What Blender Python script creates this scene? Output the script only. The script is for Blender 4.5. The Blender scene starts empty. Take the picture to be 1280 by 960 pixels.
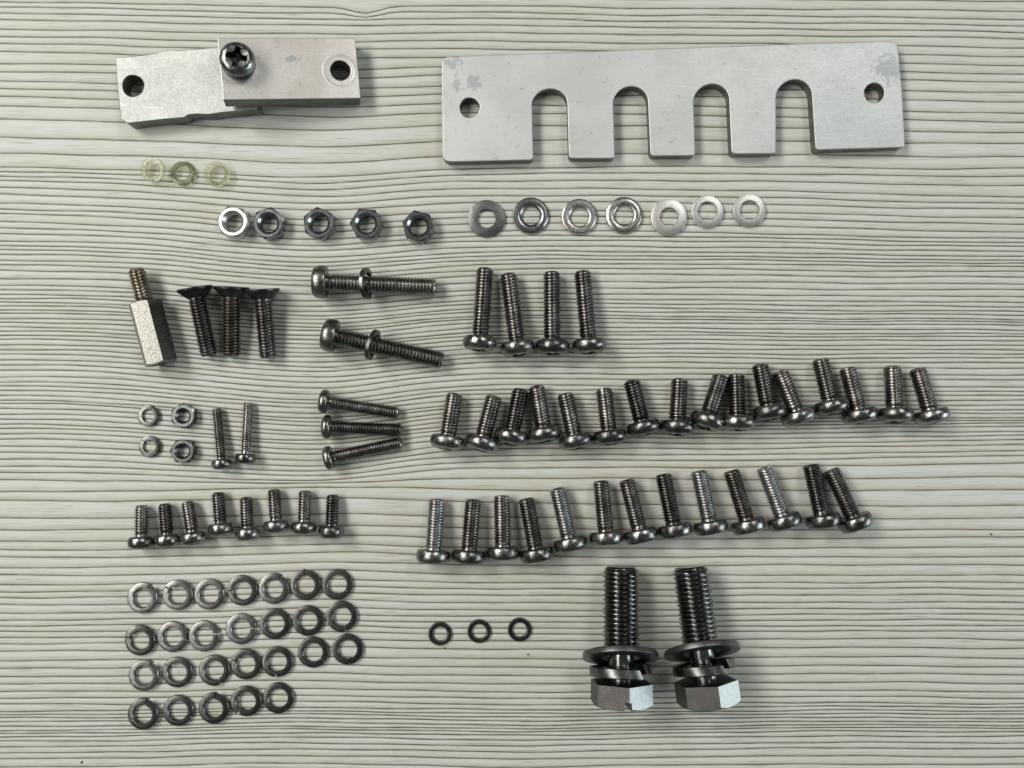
import bpy, bmesh, math, random
import numpy as np
from mathutils import Matrix, Vector, Euler

R = math.radians
MM = 0.001                      # everything below is thought in millimetres
S = 4.4                         # photo pixels per millimetre on the table top
H = 235.0                       # camera height above the table top, mm
random.seed(7)
rng = np.random.default_rng(11)
scene = bpy.context.scene
col = scene.collection

# ------------------------------------------------------------------ camera, light, exposure
cam_d = bpy.data.cameras.new('camera')
cam = bpy.data.objects.new('camera', cam_d)
col.objects.link(cam)
cam.location = (0, 0, H * MM)
cam.rotation_euler = (0, 0, 0)
cam_d.sensor_fit = 'HORIZONTAL'
cam_d.angle = 2 * math.atan(640 / S / H)
cam_d.clip_start = 0.005
cam_d.clip_end = 20
scene.camera = cam

world = bpy.data.worlds.new('World')
scene.world = world
world.use_nodes = True
bg = world.node_tree.nodes['Background']
bg.inputs[0].default_value = (0.93, 1.0, 0.97, 1)
bg.inputs[1].default_value = 0.10


def lamp(name, loc, sx, sy, watts, color):
    d = bpy.data.lights.new(name, 'AREA')
    d.shape = 'RECTANGLE'
    d.size, d.size_y = sx, sy
    d.energy = watts
    d.color = color
    o = bpy.data.objects.new(name, d)
    col.objects.link(o)
    o.location = loc
    o.rotation_euler = (Vector((0, 0, 0)) - Vector(loc)).to_track_quat('-Z', 'Y').to_euler()
    return o


WARM = (1.0, 0.965, 0.905)
COOL = (0.80, 0.94, 1.0)
lamp('bench_panel_lamp', (-0.72, 0.54, 0.92), 0.46, 0.42, 8.8, WARM)
lamp('bench_panel_lamp', (-0.70, 0.05, 0.92), 0.32, 0.28, 3.6, WARM)
lamp('bench_panel_lamp', (-0.70, -0.36, 0.92), 0.22, 0.14, 0.8, WARM)
lamp('bench_panel_lamp', (0.46, 0.52, 0.92), 0.34, 0.30, 2.6, (1.0, 0.985, 0.95))
lamp('window_light', (0.85, -0.16, 0.26), 0.44, 0.40, 2.9, COOL)

vs = scene.view_settings
vs.view_transform = 'Standard'
vs.look = 'None'
vs.gamma = 1
vs.use_curve_mapping = False
vs.exposure = 0.0


def inv(px, py, z=0.0):
    """photo pixel -> table position in mm for a point at height z"""
    k = (H - z) / H / S
    return np.array([(px - 640) * k, (480 - py) * k])


# ------------------------------------------------------------------ materials
def nt(name):
    m = bpy.data.materials.new(name)
    m.use_nodes = True
    t = m.node_tree
    return m, t, t.nodes, t.links, t.nodes['Principled BSDF']


def N(nodes, kind, **kw):
    n = nodes.new(kind)
    for k, v in kw.items():
        setattr(n, k, v)
    return n


def math_node(nodes, links, op, a, b=None, c=None, clamp=False):
    n = nodes.new('ShaderNodeMath')
    n.operation = op
    n.use_clamp = clamp
    for i, v in enumerate((a, b, c)):
        if v is None:
            continue
        if isinstance(v, (int, float)):
            n.inputs[i].default_value = v
        else:
            links.new(v, n.inputs[i])
    return n.outputs[0]


def mix_col(nodes, links, fac, a, b):
    n = nodes.new('ShaderNodeMix')
    n.data_type = 'RGBA'
    for sock, v in ((n.inputs[0], fac), (n.inputs[6], a), (n.inputs[7], b)):
        if isinstance(v, (int, float)):
            sock.default_value = v
        elif isinstance(v, tuple):
            sock.default_value = (*v, 1)
        else:
            links.new(v, sock)
    return n.outputs[2]


def ramp(nodes, links, src, lo, hi, a=0.0, b=1.0):
    n = nodes.new('ShaderNodeMapRange')
    n.interpolation_type = 'SMOOTHSTEP'
    links.new(src, n.inputs[0])
    n.inputs[1].default_value, n.inputs[2].default_value = lo, hi
    n.inputs[3].default_value, n.inputs[4].default_value = a, b
    return n.outputs[0]


def coords(nodes, links, scale=(1, 1, 1), per_object=True):
    """object coordinates in millimetres, shifted at random for each object"""
    tc = nodes.new('ShaderNodeTexCoord')
    mp = nodes.new('ShaderNodeMapping')
    mp.inputs['Scale'].default_value = [1000 * s for s in scale]
    links.new(tc.outputs['Object'], mp.inputs[0])
    out = mp.outputs[0]
    if per_object:
        oi = nodes.new('ShaderNodeObjectInfo')
        va = nodes.new('ShaderNodeVectorMath')
        va.operation = 'MULTIPLY_ADD'
        cx = nodes.new('ShaderNodeCombineXYZ')
        for i in range(3):
            links.new(oi.outputs['Random'], cx.inputs[i])
        links.new(cx.outputs[0], va.inputs[0])
        va.inputs[1].default_value = (137.0, 71.0, 53.0)
        links.new(out, va.inputs[2])
        out = va.outputs[0]
    return out


def noise(nodes, links, vec, scale, detail=3, rough=0.55):
    n = nodes.new('ShaderNodeTexNoise')
    links.new(vec, n.inputs['Vector'])
    n.inputs['Scale'].default_value = scale
    n.inputs['Detail'].default_value = detail
    n.inputs['Roughness'].default_value = rough
    return n.outputs[0]


def metal(name, c1, c2, rough=(0.25, 0.45), nscale=0.8, bump=0.05, bscale=1.5, fine=0.0,
          metallic=1.0, stretch=(1, 1, 1), vary=0.25):
    m, t, nodes, links, bs = nt(name)
    v = coords(nodes, links, stretch)
    n1 = noise(nodes, links, v, nscale, 4)
    n2 = noise(nodes, links, v, bscale, 3)
    n3 = noise(nodes, links, v, bscale * 7, 2, 0.7)
    f = ramp(nodes, links, n1, 0.35, 0.68)
    c = mix_col(nodes, links, f, c1, c2)
    oi = nodes.new('ShaderNodeObjectInfo')
    br = math_node(nodes, links, 'MULTIPLY_ADD', oi.outputs['Random'], vary, 1 - vary / 2)
    hs = nodes.new('ShaderNodeHueSaturation')
    links.new(c, hs.inputs['Color'])
    links.new(br, hs.inputs['Value'])
    links.new(hs.outputs[0], bs.inputs['Base Color'])
    bs.inputs['Metallic'].default_value = metallic
    links.new(ramp(nodes, links, n2, 0.3, 0.7, rough[0], rough[1]), bs.inputs['Roughness'])
    h = math_node(nodes, links, 'MULTIPLY_ADD', n3, fine, n2)
    b = nodes.new('ShaderNodeBump')
    b.inputs['Strength'].default_value = 1.0
    b.inputs['Distance'].default_value = bump * MM
    links.new(h, b.inputs['Height'])
    links.new(b.outputs[0], bs.inputs['Normal'])
    return m


M = {}
M['screw'] = metal('dark_steel', (0.17, 0.165, 0.158), (0.24, 0.236, 0.228), (0.18, 0.36), 0.5, 0.14, 0.75, 0.14, vary=0.6)
M['thread'] = metal('dark_thread_steel', (0.18, 0.17, 0.162), (0.31, 0.30, 0.29), (0.2, 0.36), 0.35, 0.02, 2.0, 0.2, vary=0.75)
M['thread_light'] = metal('zinc_thread_steel', (0.37, 0.378, 0.378), (0.50, 0.507, 0.507), (0.24, 0.36), 0.5, 0.02, 2.0, 0.2)
M['long'] = metal('long_screw_steel', (0.20, 0.19, 0.175), (0.28, 0.27, 0.25), (0.22, 0.36), 0.5, 0.06, 1.2, 0.25, vary=0.15)
M['black'] = metal('blackened_steel', (0.06, 0.058, 0.056), (0.10, 0.097, 0.094), (0.32, 0.45), 0.6, 0.03, 1.5, 0.2)
M['nut'] = metal('nut_steel', (0.30, 0.31, 0.32), (0.36, 0.37, 0.38), (0.20, 0.26), 0.3, 0.012, 0.8, 0.1)
M['nut_dull'] = metal('dull_nut_steel', (0.15, 0.155, 0.155), (0.20, 0.205, 0.205), (0.24, 0.32), 0.4, 0.015, 1.0, 0.2)
M['nut_bright'] = metal('bright_nut_steel', (0.60, 0.60, 0.60), (0.70, 0.70, 0.69), (0.30, 0.38), 0.3, 0.012, 0.8, 0.1)
M['washer_dark'] = metal('grey_washer_steel', (0.13, 0.13, 0.128), (0.18, 0.18, 0.177), (0.34, 0.42), 0.9, 0.03, 2.2, 0.5)
M['washer_black'] = metal('polished_dark_washer_steel', (0.30, 0.30, 0.30), (0.38, 0.38, 0.38), (0.24, 0.32), 0.9, 0.03, 1.2, 0.2)
M['washer_bright'] = metal('bright_washer_steel', (0.62, 0.61, 0.585), (0.70, 0.69, 0.665), (0.38, 0.46), 1.1, 0.012, 2.0, 0.3)
M['washer_mid'] = metal('worn_washer_steel', (0.40, 0.385, 0.365), (0.56, 0.54, 0.51), (0.26, 0.38), 1.1, 0.015, 2.0, 0.3)
M['split'] = metal('spring_steel', (0.12, 0.118, 0.112), (0.165, 0.162, 0.155), (0.26, 0.34), 0.3, 0.02, 1.3, 0.3, vary=0.3)
M['split_lit'] = metal('lit_tone_spring_steel', (0.20, 0.198, 0.19), (0.29, 0.287, 0.278), (0.28, 0.36), 0.3, 0.025, 1.3, 0.3)  # spring steel made paler, lamp reflection put into the colour
M['ring'] = metal('black_ring_steel', (0.07, 0.07, 0.068), (0.11, 0.11, 0.107), (0.28, 0.4), 0.8, 0.03, 1.5, 0.2)
M['hex'] = metal('hex_bolt_steel', (0.085, 0.082, 0.077), (0.105, 0.102, 0.097), (0.34, 0.44), 0.35, 0.05, 2.6, 0.5)
M['bolt_thread'] = metal('hex_bolt_thread_steel', (0.15, 0.148, 0.143), (0.23, 0.227, 0.222), (0.16, 0.28), 0.4, 0.02, 1.5, 0.2)
M['nickel'] = metal('nickel_plate', (0.15, 0.148, 0.135), (0.28, 0.274, 0.252), (0.26, 0.32), 3.0, 0.022, 3.0, 0.4)
M['rusty'] = metal('brownish_thread_steel', (0.135, 0.11, 0.092), (0.21, 0.185, 0.165), (0.28, 0.42), 0.35, 0.02, 2.0, 0.2, vary=0.1)
M['near_black'] = metal('near_black_metal', (0.03, 0.028, 0.026), (0.06, 0.057, 0.053), (0.4, 0.55), 0.8, 0.03, 2.0, 0.3)  # near-black tone for screw recesses and crumbs
M['scraped_lit'] = metal('scraped_lit_flat', (0.56, 0.575, 0.565), (0.66, 0.675, 0.66), (0.48, 0.54), 0.9, 0.05, 3.4, 0.6, vary=0.05)  # scuffed hex flat, lightened further with window light in its colour
M['side_shade'] = metal('shade_toned_side', (0.13, 0.132, 0.12), (0.20, 0.202, 0.188), (0.42, 0.5), 0.3, 0.06, 1.2, 0.6, metallic=0.9)  # side faces darkened: shade and dim reflection put into the colour
M['brass'] = metal('stained_nickel_thread', (0.27, 0.235, 0.19), (0.38, 0.36, 0.32), (0.22, 0.34), 0.5, 0.03, 2.0, 0.2)


def aluminium(name, c1, c2, rough, brushed, spots=(), ring=None, metallic=0.9, bump=0.03):
    """worn aluminium; spots = (x, y, radius) in mm where grey scuff marks sit"""
    m, t, nodes, links, bs = nt(name)
    v = coords(nodes, links, (1, 1, 1), False)
    vb = coords(nodes, links, brushed, False)
    big = noise(nodes, links, v, 0.09, 3)
    streak = noise(nodes, links, vb, 1.6, 4, 0.65)
    small = noise(nodes, links, v, 1.4, 4, 0.6)
    c = mix_col(nodes, links, ramp(nodes, links, big, 0.35, 0.65), c1, c2)
    c = mix_col(nodes, links, ramp(nodes, links, streak, 0.55, 0.8, 0, 0.25), c, tuple(x * 0.75 for x in c1))
    # dents and little dark pits
    pits = noise(nodes, links, v, 0.55, 5, 0.62)
    c = mix_col(nodes, links, ramp(nodes, links, pits, 0.62, 0.68, 0, 0.45), c, (0.30, 0.31, 0.30))
    for ang, lo in ((35, 0.66), (-58, 0.68), (80, 0.67)):
        ms = nodes.new('ShaderNodeMapping')
        ms.inputs['Rotation'].default_value = (0, 0, R(ang))
        ms.inputs['Scale'].default_value = (0.06, 2.2, 1)
        links.new(v, ms.inputs[0])
        sc_ = noise(nodes, links, ms.outputs[0], 1.0, 2, 0.5)
        c = mix_col(nodes, links, ramp(nodes, links, sc_, lo, lo + 0.06, 0, 0.30), c, tuple(min(0.9, x * 1.3) for x in c2))
    height = math_node(nodes, links, 'MULTIPLY_ADD', streak, 0.6, small)
    ro = ramp(nodes, links, small, 0.3, 0.7, rough[0], rough[1])
    if spots:
        sx = nodes.new('ShaderNodeSeparateXYZ')
        links.new(v, sx.inputs[0])
        tot = None
        for (x, y, r) in spots:
            dx = math_node(nodes, links, 'SUBTRACT', sx.outputs[0], x)
            dy = math_node(nodes, links, 'SUBTRACT', sx.outputs[1], y)
            d2 = math_node(nodes, links, 'ADD', math_node(nodes, links, 'MULTIPLY', dx, dx), math_node(nodes, links, 'MULTIPLY', dy, dy))
            d = math_node(nodes, links, 'SQRT', d2)
            g = math_node(nodes, links, 'SUBTRACT', 1.0, math_node(nodes, links, 'DIVIDE', d, r), clamp=True)
            tot = g if tot is None else math_node(nodes, links, 'MAXIMUM', tot, g)
        blot = noise(nodes, links, v, 0.6, 6, 0.68)
        mask = math_node(nodes, links, 'MULTIPLY_ADD', tot, 0.34, math_node(nodes, links, 'MULTIPLY', blot, math_node(nodes, links, 'MULTIPLY_ADD', ramp(nodes, links, tot, 0.0, 0.05), 0.4, 0.6)))
        k = ramp(nodes, links, mask, 0.63, 0.70, 0, 0.7)
        c = mix_col(nodes, links, k, c, (0.36, 0.39, 0.41))
    if ring:
        rx, ry, r0, w = ring
        sx = nodes.new('ShaderNodeSeparateXYZ')
        links.new(v, sx.inputs[0])
        dx = math_node(nodes, links, 'SUBTRACT', sx.outputs[0], rx)
        dy = math_node(nodes, links, 'SUBTRACT', sx.outputs[1], ry)
        d = math_node(nodes, links, 'SQRT', math_node(nodes, links, 'ADD', math_node(nodes, links, 'MULTIPLY', dx, dx), math_node(nodes, links, 'MULTIPLY', dy, dy)))
        g = math_node(nodes, links, 'ABSOLUTE', math_node(nodes, links, 'SUBTRACT', d, r0))
        dent = ramp(nodes, links, g, 0.0, w, -1.4, 0.0)
        height = math_node(nodes, links, 'ADD', height, dent)
    links.new(c, bs.inputs['Base Color'])
    bs.inputs['Metallic'].default_value = metallic
    links.new(ro, bs.inputs['Roughness'])
    b = nodes.new('ShaderNodeBump')
    b.inputs['Strength'].default_value = 1.0
    b.inputs['Distance'].default_value = bump * MM
    links.new(height, b.inputs['Height'])
    links.new(b.outputs[0], bs.inputs['Normal'])
    return m


def plastic():
    m, t, nodes, links, bs = nt('clear_yellowed_plastic')
    v = coords(nodes, links)
    n = noise(nodes, links, v, 0.8, 3)
    bs.inputs['Base Color'].default_value = (0.86, 0.85, 0.73, 1)
    bs.inputs['Roughness'].default_value = 0.09
    bs.inputs['IOR'].default_value = 1.5
    bs.inputs['Transmission Weight'].default_value = 0.92
    bp = nodes.new('ShaderNodeBump')
    bp.inputs['Distance'].default_value = 0.01 * MM
    bp.inputs['Strength'].default_value = 1.0
    links.new(n, bp.inputs['Height'])
    links.new(bp.outputs[0], bs.inputs['Normal'])
    tr = nodes.new('ShaderNodeBsdfTransparent')
    tr.inputs[0].default_value = (0.90, 0.90, 0.80, 1)
    mx = nodes.new('ShaderNodeMixShader')
    mx.inputs[0].default_value = 0.46
    links.new(tr.outputs[0], mx.inputs[1])
    links.new(bs.outputs[0], mx.inputs[2])
    links.new(mx.outputs[0], nodes['Material Output'].inputs[0])
    return m


M['plastic'] = plastic()


def wood():
    """pale wood-grain laminate: uv 'grain' = (mm along the grain, mm below the line above),
    uv 'band' = (line number, distance to the next line)"""
    m, t, nodes, links, bs = nt('pale_wood_laminate')
    ug = N(nodes, 'ShaderNodeUVMap', uv_map='grain')
    ub = N(nodes, 'ShaderNodeUVMap', uv_map='band')
    sg = nodes.new('ShaderNodeSeparateXYZ')
    sb = nodes.new('ShaderNodeSeparateXYZ')
    links.new(ug.outputs[0], sg.inputs[0])
    links.new(ub.outputs[0], sb.inputs[0])
    X, D0, K, SP = sg.outputs[0], sg.outputs[1], sb.outputs[0], sb.outputs[1]
    D1 = math_node(nodes, links, 'SUBTRACT', SP, D0)
    Kn = math_node(nodes, links, 'ADD', K, 1.0)

    def along(idx, fx, off):
        c = nodes.new('ShaderNodeCombineXYZ')
        links.new(math_node(nodes, links, 'MULTIPLY', X, fx), c.inputs[0])
        links.new(math_node(nodes, links, 'MULTIPLY_ADD', idx, 3.71, off), c.inputs[1])
        return noise(nodes, links, c.outputs[0], 1.0, 3, 0.6)
    # strength of the line above and of the line below this spot
    s0 = ramp(nodes, links, along(K, 0.055, 0.0), 0.20, 0.50, 0.62, 1.0)
    s1 = ramp(nodes, links, along(Kn, 0.055, 0.0), 0.20, 0.50, 0.62, 1.0)
    # ragged line edges
    tc = nodes.new('ShaderNodeTexCoord')
    mp = nodes.new('ShaderNodeMapping')
    mp.inputs['Scale'].default_value = (140, 900, 900)
    links.new(tc.outputs['Object'], mp.inputs[0])
    rag = noise(nodes, links, mp.outputs[0], 1.0, 3, 0.6)
    ragw = math_node(nodes, links, 'MULTIPLY_ADD', rag, 0.22, -0.11)
    d0 = math_node(nodes, links, 'ADD', D0, ragw)
    d1 = math_node(nodes, links, 'ADD', D1, ragw)
    l0 = math_node(nodes, links, 'MULTIPLY', ramp(nodes, links, d0, 0.03, 0.25, 1, 0), s0)
    l1 = math_node(nodes, links, 'MULTIPLY', ramp(nodes, links, d1, 0.03, 0.33, 1, 0), s1)
    line = math_node(nodes, links, 'MAXIMUM', l0, l1)
    rel = math_node(nodes, links, 'MAXIMUM', math_node(nodes, links, 'MINIMUM', math_node(nodes, links, 'DIVIDE', SP, 2.6), 1.0), 0.3)
    d1n = math_node(nodes, links, 'DIVIDE', d1, rel)
    d0n = math_node(nodes, links, 'DIVIDE', d0, rel)
    soft = math_node(nodes, links, 'MULTIPLY', ramp(nodes, links, d1n, 0.1, 1.7, 1, 0), s1)
    soft2 = math_node(nodes, links, 'MULTIPLY', ramp(nodes, links, d0n, 0.1, 0.8, 0.5, 0), s0)
    soft = math_node(nodes, links, 'MAXIMUM', soft, soft2)
    # streaks and clouds
    mp2 = nodes.new('ShaderNodeMapping')
    mp2.inputs['Scale'].default_value = (55, 1900, 1)
    links.new(tc.outputs['Object'], mp2.inputs[0])
    st = noise(nodes, links, mp2.outputs[0], 1.0, 4, 0.6)
    mp3 = nodes.new('ShaderNodeMapping')
    mp3.inputs['Scale'].default_value = (28, 260, 1)
    links.new(tc.outputs['Object'], mp3.inputs[0])
    cl = noise(nodes, links, mp3.outputs[0], 1.0, 3, 0.5)
    mp4 = nodes.new('ShaderNodeMapping')
    mp4.inputs['Scale'].default_value = (11, 16, 1)
    links.new(tc.outputs['Object'], mp4.inputs[0])
    wm = noise(nodes, links, mp4.outputs[0], 1.0, 2, 0.5)
    c = mix_col(nodes, links, ramp(nodes, links, cl, 0.32, 0.68), (0.580, 0.590, 0.518), (0.610, 0.628, 0.604))
    c = mix_col(nodes, links, ramp(nodes, links, st, 0.30, 0.48, 0.5, 0), c, (0.40, 0.41, 0.355))
    c = mix_col(nodes, links, ramp(nodes, links, st, 0.56, 0.75, 0, 0.35), c, (0.66, 0.68, 0.67))
    # the print turns browner in the band of wide rings
    so = nodes.new('ShaderNodeSeparateXYZ')
    links.new(tc.outputs['Object'], so.inputs[0])
    yb = ramp(nodes, links, math_node(nodes, links, 'ABSOLUTE', math_node(nodes, links, 'ADD', so.outputs[1], 0.034)), 0.010, 0.040, 1, 0)
    wf = math_node(nodes, links, 'MULTIPLY', yb, ramp(nodes, links, wm, 0.35, 0.6))
    tint = mix_col(nodes, links, wf, (0.385, 0.40, 0.295), (0.41, 0.37, 0.275))
    dark = mix_col(nodes, links, wf, (0.058, 0.058, 0.037), (0.110, 0.083, 0.050))
    c = mix_col(nodes, links, math_node(nodes, links, 'MULTIPLY', soft, 0.55), c, tint)
    c = mix_col(nodes, links, math_node(nodes, links, 'MULTIPLY', line, 0.95), c, dark)
    # fine fibres between the lines
    mp6 = nodes.new('ShaderNodeMapping')
    mp6.inputs['Scale'].default_value = (90, 4200, 1)
    links.new(tc.outputs['Object'], mp6.inputs[0])
    fb = noise(nodes, links, mp6.outputs[0], 1.0, 3, 0.65)
    c = mix_col(nodes, links, ramp(nodes, links, fb, 0.52, 0.72, 0, 0.28), c, (0.36, 0.37, 0.31))
    c = mix_col(nodes, links, ramp(nodes, links, fb, 0.30, 0.46, 0.30, 0), c, (0.72, 0.735, 0.72))
    # short dark pores in the paler stretches
    mp5 = nodes.new('ShaderNodeMapping')
    mp5.inputs['Scale'].default_value = (75, 3000, 1)
    links.new(tc.outputs['Object'], mp5.inputs[0])
    po = noise(nodes, links, mp5.outputs[0], 1.0, 2, 0.5)
    c = mix_col(nodes, links, ramp(nodes, links, po, 0.60, 0.68, 0, 0.55), c, (0.26, 0.26, 0.20))
    links.new(c, bs.inputs['Base Color'])
    bs.inputs['Roughness'].default_value = 0.5
    bs.inputs['Specular IOR Level'].default_value = 0.35
    h = math_node(nodes, links, 'SUBTRACT', math_node(nodes, links, 'MULTIPLY', st, 0.35), math_node(nodes, links, 'MULTIPLY', line, 0.5))
    b = nodes.new('ShaderNodeBump')
    b.inputs['Distance'].default_value = 0.12 * MM
    b.inputs['Strength'].default_value = 1.0
    links.new(h, b.inputs['Height'])
    links.new(b.outputs[0], bs.inputs['Normal'])
    return m


M['wood'] = wood()


# ------------------------------------------------------------------ mesh helpers (millimetres in, metres out)
def mesh_of(name, V, F, mat=None, sharp=32):
    me = bpy.data.meshes.new(name)
    me.from_pydata([tuple(float(c) * MM for c in v) for v in V], [], F)
    bm = bmesh.new()
    bm.from_mesh(me)
    bmesh.ops.remove_doubles(bm, verts=bm.verts, dist=2e-7)
    bmesh.ops.dissolve_degenerate(bm, edges=bm.edges, dist=1e-7)
    bmesh.ops.recalc_face_normals(bm, faces=bm.faces)
    for f in bm.faces:
        f.smooth = True
    a = R(sharp)
    for e in bm.edges:
        if len(e.link_faces) == 2 and e.calc_face_angle(0) > a:
            e.smooth = False
    bm.to_mesh(me)
    bm.free()
    if mat:
        me.materials.append(mat)
    return me


def verts_mm(me):
    a = np.empty(len(me.vertices) * 3, dtype=np.float32)
    me.vertices.foreach_get('co', a)
    return a.reshape(-1, 3).astype(float) / MM


def lathe(prof, seg=32, axis='z', rfun=None, closed=False):
    """prof = [(radius, height)], a radius of 0 closes the surface; rfun(i, theta, r, z) may bend it"""
    V, F, rings = [], [], []
    for i, (r, z) in enumerate(prof):
        if r <= 1e-9:
            rings.append([len(V)])
            V.append((0, 0, z))
        else:
            ring = []
            for k in range(seg):
                th = 2 * math.pi * k / seg
                rr, zz = rfun(i, th, r, z) if rfun else (r, z)
                ring.append(len(V))
                V.append((rr * math.cos(th), rr * math.sin(th), zz))
            rings.append(ring)
    n = len(rings)
    for i in range(n if closed else n - 1):
        a, b = rings[i], rings[(i + 1) % n]
        for k in range(seg):
            k2 = (k + 1) % seg
            if len(a) == 1 and len(b) == 1:
                break
            if len(a) == 1:
                F.append((a[0], b[k], b[k2]))
            elif len(b) == 1:
                F.append((a[k], b[0], a[k2]))
            else:
                F.append((a[k], b[k], b[k2], a[k2]))
    if axis == 'x':
        V = [(z, x, y) for (x, y, z) in V]
    return V, F


def thread(L, r, p, x0=0.42, seg=22, neck=None, chamf=0.6):
    """helical thread along +x from x0 to L with a plain neck before it and a chamfered end"""
    dep = 0.56 * p
    root = r - dep
    if neck is None:
        neck = root + 0.45 * dep
    prof = [(0.0, root), (0.20, root + 0.42 * dep), (0.43, r), (0.57, r)]
    turns = int(math.ceil((L - x0) / p)) + 2
    n = turns * seg
    V, F = [], []

    def pt(j, m):
        th = 2 * math.pi * j / seg
        fr, rr = prof[m]
        x = x0 - p + p * (j / seg) + p * fr
        runout = min(1.0, max(0.0, (x - x0) / (0.8 * p)))
        rr = min(rr, root + (rr - root) * (0.15 + 0.85 * runout) + 0.0)
        if x > L - chamf:
            rr = min(rr, r - 0.15 * dep - (x - (L - chamf)) * 0.9)
        x = min(max(x, x0), L)
        return (x, rr * math.cos(th), rr * math.sin(th))
    for j in range(n + seg + 1):
        for m in range(4):
            V.append(pt(j, m))
    for j in range(n):
        for m in range(4):
            a = j * 4 + m
            b = (j + 1) * 4 + m
            if m < 3:
                q = (a, a + 1, b + 1, b)
            else:
                q = (a, (j + seg) * 4, (j + 1 + seg) * 4, b)
            xs = [V[i][0] for i in q]
            if max(xs) - min(xs) < 1e-6:
                continue
            F.append(q)
    # neck and end face
    e = r - 0.15 * dep - chamf * 0.9
    nv, nf = lathe([(neck, -0.3), (neck, x0), (root * 0.99, x0 + 0.25 * p)], seg, 'x')
    ev, ef = lathe([(e + 0.02, L - 0.02), (e * 0.85, L - 0.02), (e * 0.6, L - 0.10), (0, L - 0.12)], seg, 'x')
    for vv, ff in ((nv, nf), (ev, ef)):
        o = len(V)
        V += vv
        F += [tuple(i + o for i in f) for f in ff]
    return V, F


def boolean(me, cutter, name):
    a = bpy.data.objects.new('tmp_a', me)
    b = bpy.data.objects.new('tmp_b', cutter)
    col.objects.link(a)
    col.objects.link(b)
    md = a.modifiers.new('b', 'BOOLEAN')
    md.object = b
    md.operation = 'DIFFERENCE'
    md.solver = 'EXACT'
    dg = bpy.context.evaluated_depsgraph_get()
    out = bpy.data.meshes.new_from_object(a.evaluated_get(dg), depsgraph=dg)
    out.name = name
    bpy.data.objects.remove(a)
    bpy.data.objects.remove(b)
    bm = bmesh.new()
    bm.from_mesh(out)
    for f in bm.faces:
        f.smooth = True
    for e in bm.edges:
        e.smooth = not (len(e.link_faces) == 2 and e.calc_face_angle(0) > R(32))
    bm.to_mesh(out)
    bm.free()
    return out


def frustum(x0, x1, a0, b0, a1, b1):
    V = [(x0, -a0, -b0), (x0, a0, -b0), (x0, a0, b0), (x0, -a0, b0),
         (x1, -a1, -b1), (x1, a1, -b1), (x1, a1, b1), (x1, -a1, b1)]
    F = [(3, 2, 1, 0), (4, 5, 6, 7), (0, 1, 5, 4), (1, 2, 6, 5), (2, 3, 7, 6), (3, 0, 4, 7)]
    return V, F


def pan_head(name, Rr, k, ro, mat, recess=True, seg=48, under=0.14, mid=0.42, rr=0.5):
    """pan head around x, bearing face at x=0, crown at x=-k; ro = rounding of the crown edge, under = of the lower edge"""
    p, q = ro * Rr, under * Rr
    prof = [(0.2, 0.0), (Rr * 0.55, 0.0)]
    for i in range(6):
        a = math.pi / 2 * (1 - i / 6)
        prof.append((Rr - q + q * math.cos(a), -mid * k * (1 - math.sin(a))))
    for i in range(11):
        a = math.pi / 2 * i / 10
        prof.append((Rr - p + p * math.cos(a), -mid * k - (1 - mid) * k * 0.94 * math.sin(a)))
    prof += [((Rr - p) * 0.75, -k * 0.985), ((Rr - p) * 0.45, -k), (0, -k)]
    V, F = lathe(prof, seg, 'x')
    me = mesh_of(name, V, F, mat, 40)
    if recess:
        q = rr * Rr
        for rot in (0, 1):
            w = 0.16 * Rr
            V, F = frustum(-k - 0.6, -k + 0.66 * k, q * 1.12, w * 1.15, q * 0.62, w * 0.7)
            if rot:
                V = [(x, -z, y) for (x, y, z) in V]
            me = boolean(me, mesh_of('cut', V, F), name)
        V, F = lathe([(0, -k - 0.6), (q * 0.66, -k - 0.6), (q * 0.36, -k + 0.7 * k), (0, -k + 0.74 * k)], 12, 'x')
        me = boolean(me, mesh_of('cut', V, F), name)
    if not me.materials:
        me.materials.append(mat)
    if recess:
        me.materials.append(M['near_black'])  # recess faces are darker than the rest of the head
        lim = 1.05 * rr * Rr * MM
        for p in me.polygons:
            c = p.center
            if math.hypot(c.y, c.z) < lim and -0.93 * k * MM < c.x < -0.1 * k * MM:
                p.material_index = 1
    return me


def hex_rad(th, af):
    a = (th + math.pi / 6) % (math.pi / 3) - math.pi / 6
    return af / 2 / math.cos(a)


def nut_mesh(name, af, h, bore, mat, pitch=0.8, seg=60):
    rc = af / 2 * 0.965
    t30 = math.tan(R(30))

    def rfun(i, th, r, z):
        if tags[i] == 'lo':
            q = hex_rad(th, af)
            return q, max(0.0, (q - rc) * t30)
        if tags[i] == 'hi':
            q = hex_rad(th, af)
            return q, h - max(0.0, (q - rc) * t30)
        if tags[i] == 't':
            return r, z + pitch * (th / (2 * math.pi) - 0.5) * 0.9
        return r, z
    tags, P = [], []

    def add(tag, r, z):
        tags.append(tag)
        P.append((r, z))
    add('c', bore + 0.6, 0)
    add('c', rc, 0)
    add('lo', af / 2, 0.3)
    add('hi', af / 2, h - 0.3)
    add('c', rc, h)
    add('c', bore + 0.66 * af / 8, h)
    add('c', bore + 0.50 * af / 8, h - 0.12)
    add('c', bore, h - 0.62 * af / 8)
    z = h - 0.95 * af / 8
    while z > 0.7:
        add('t', bore + 0.30, z)
        add('t', bore, z - pitch * 0.45)
        z -= pitch
    add('c', bore, 0.35)
    V, F = lathe(P, seg, 'z', rfun, closed=True)
    return mesh_of(name, V, F, mat, 28)


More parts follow.
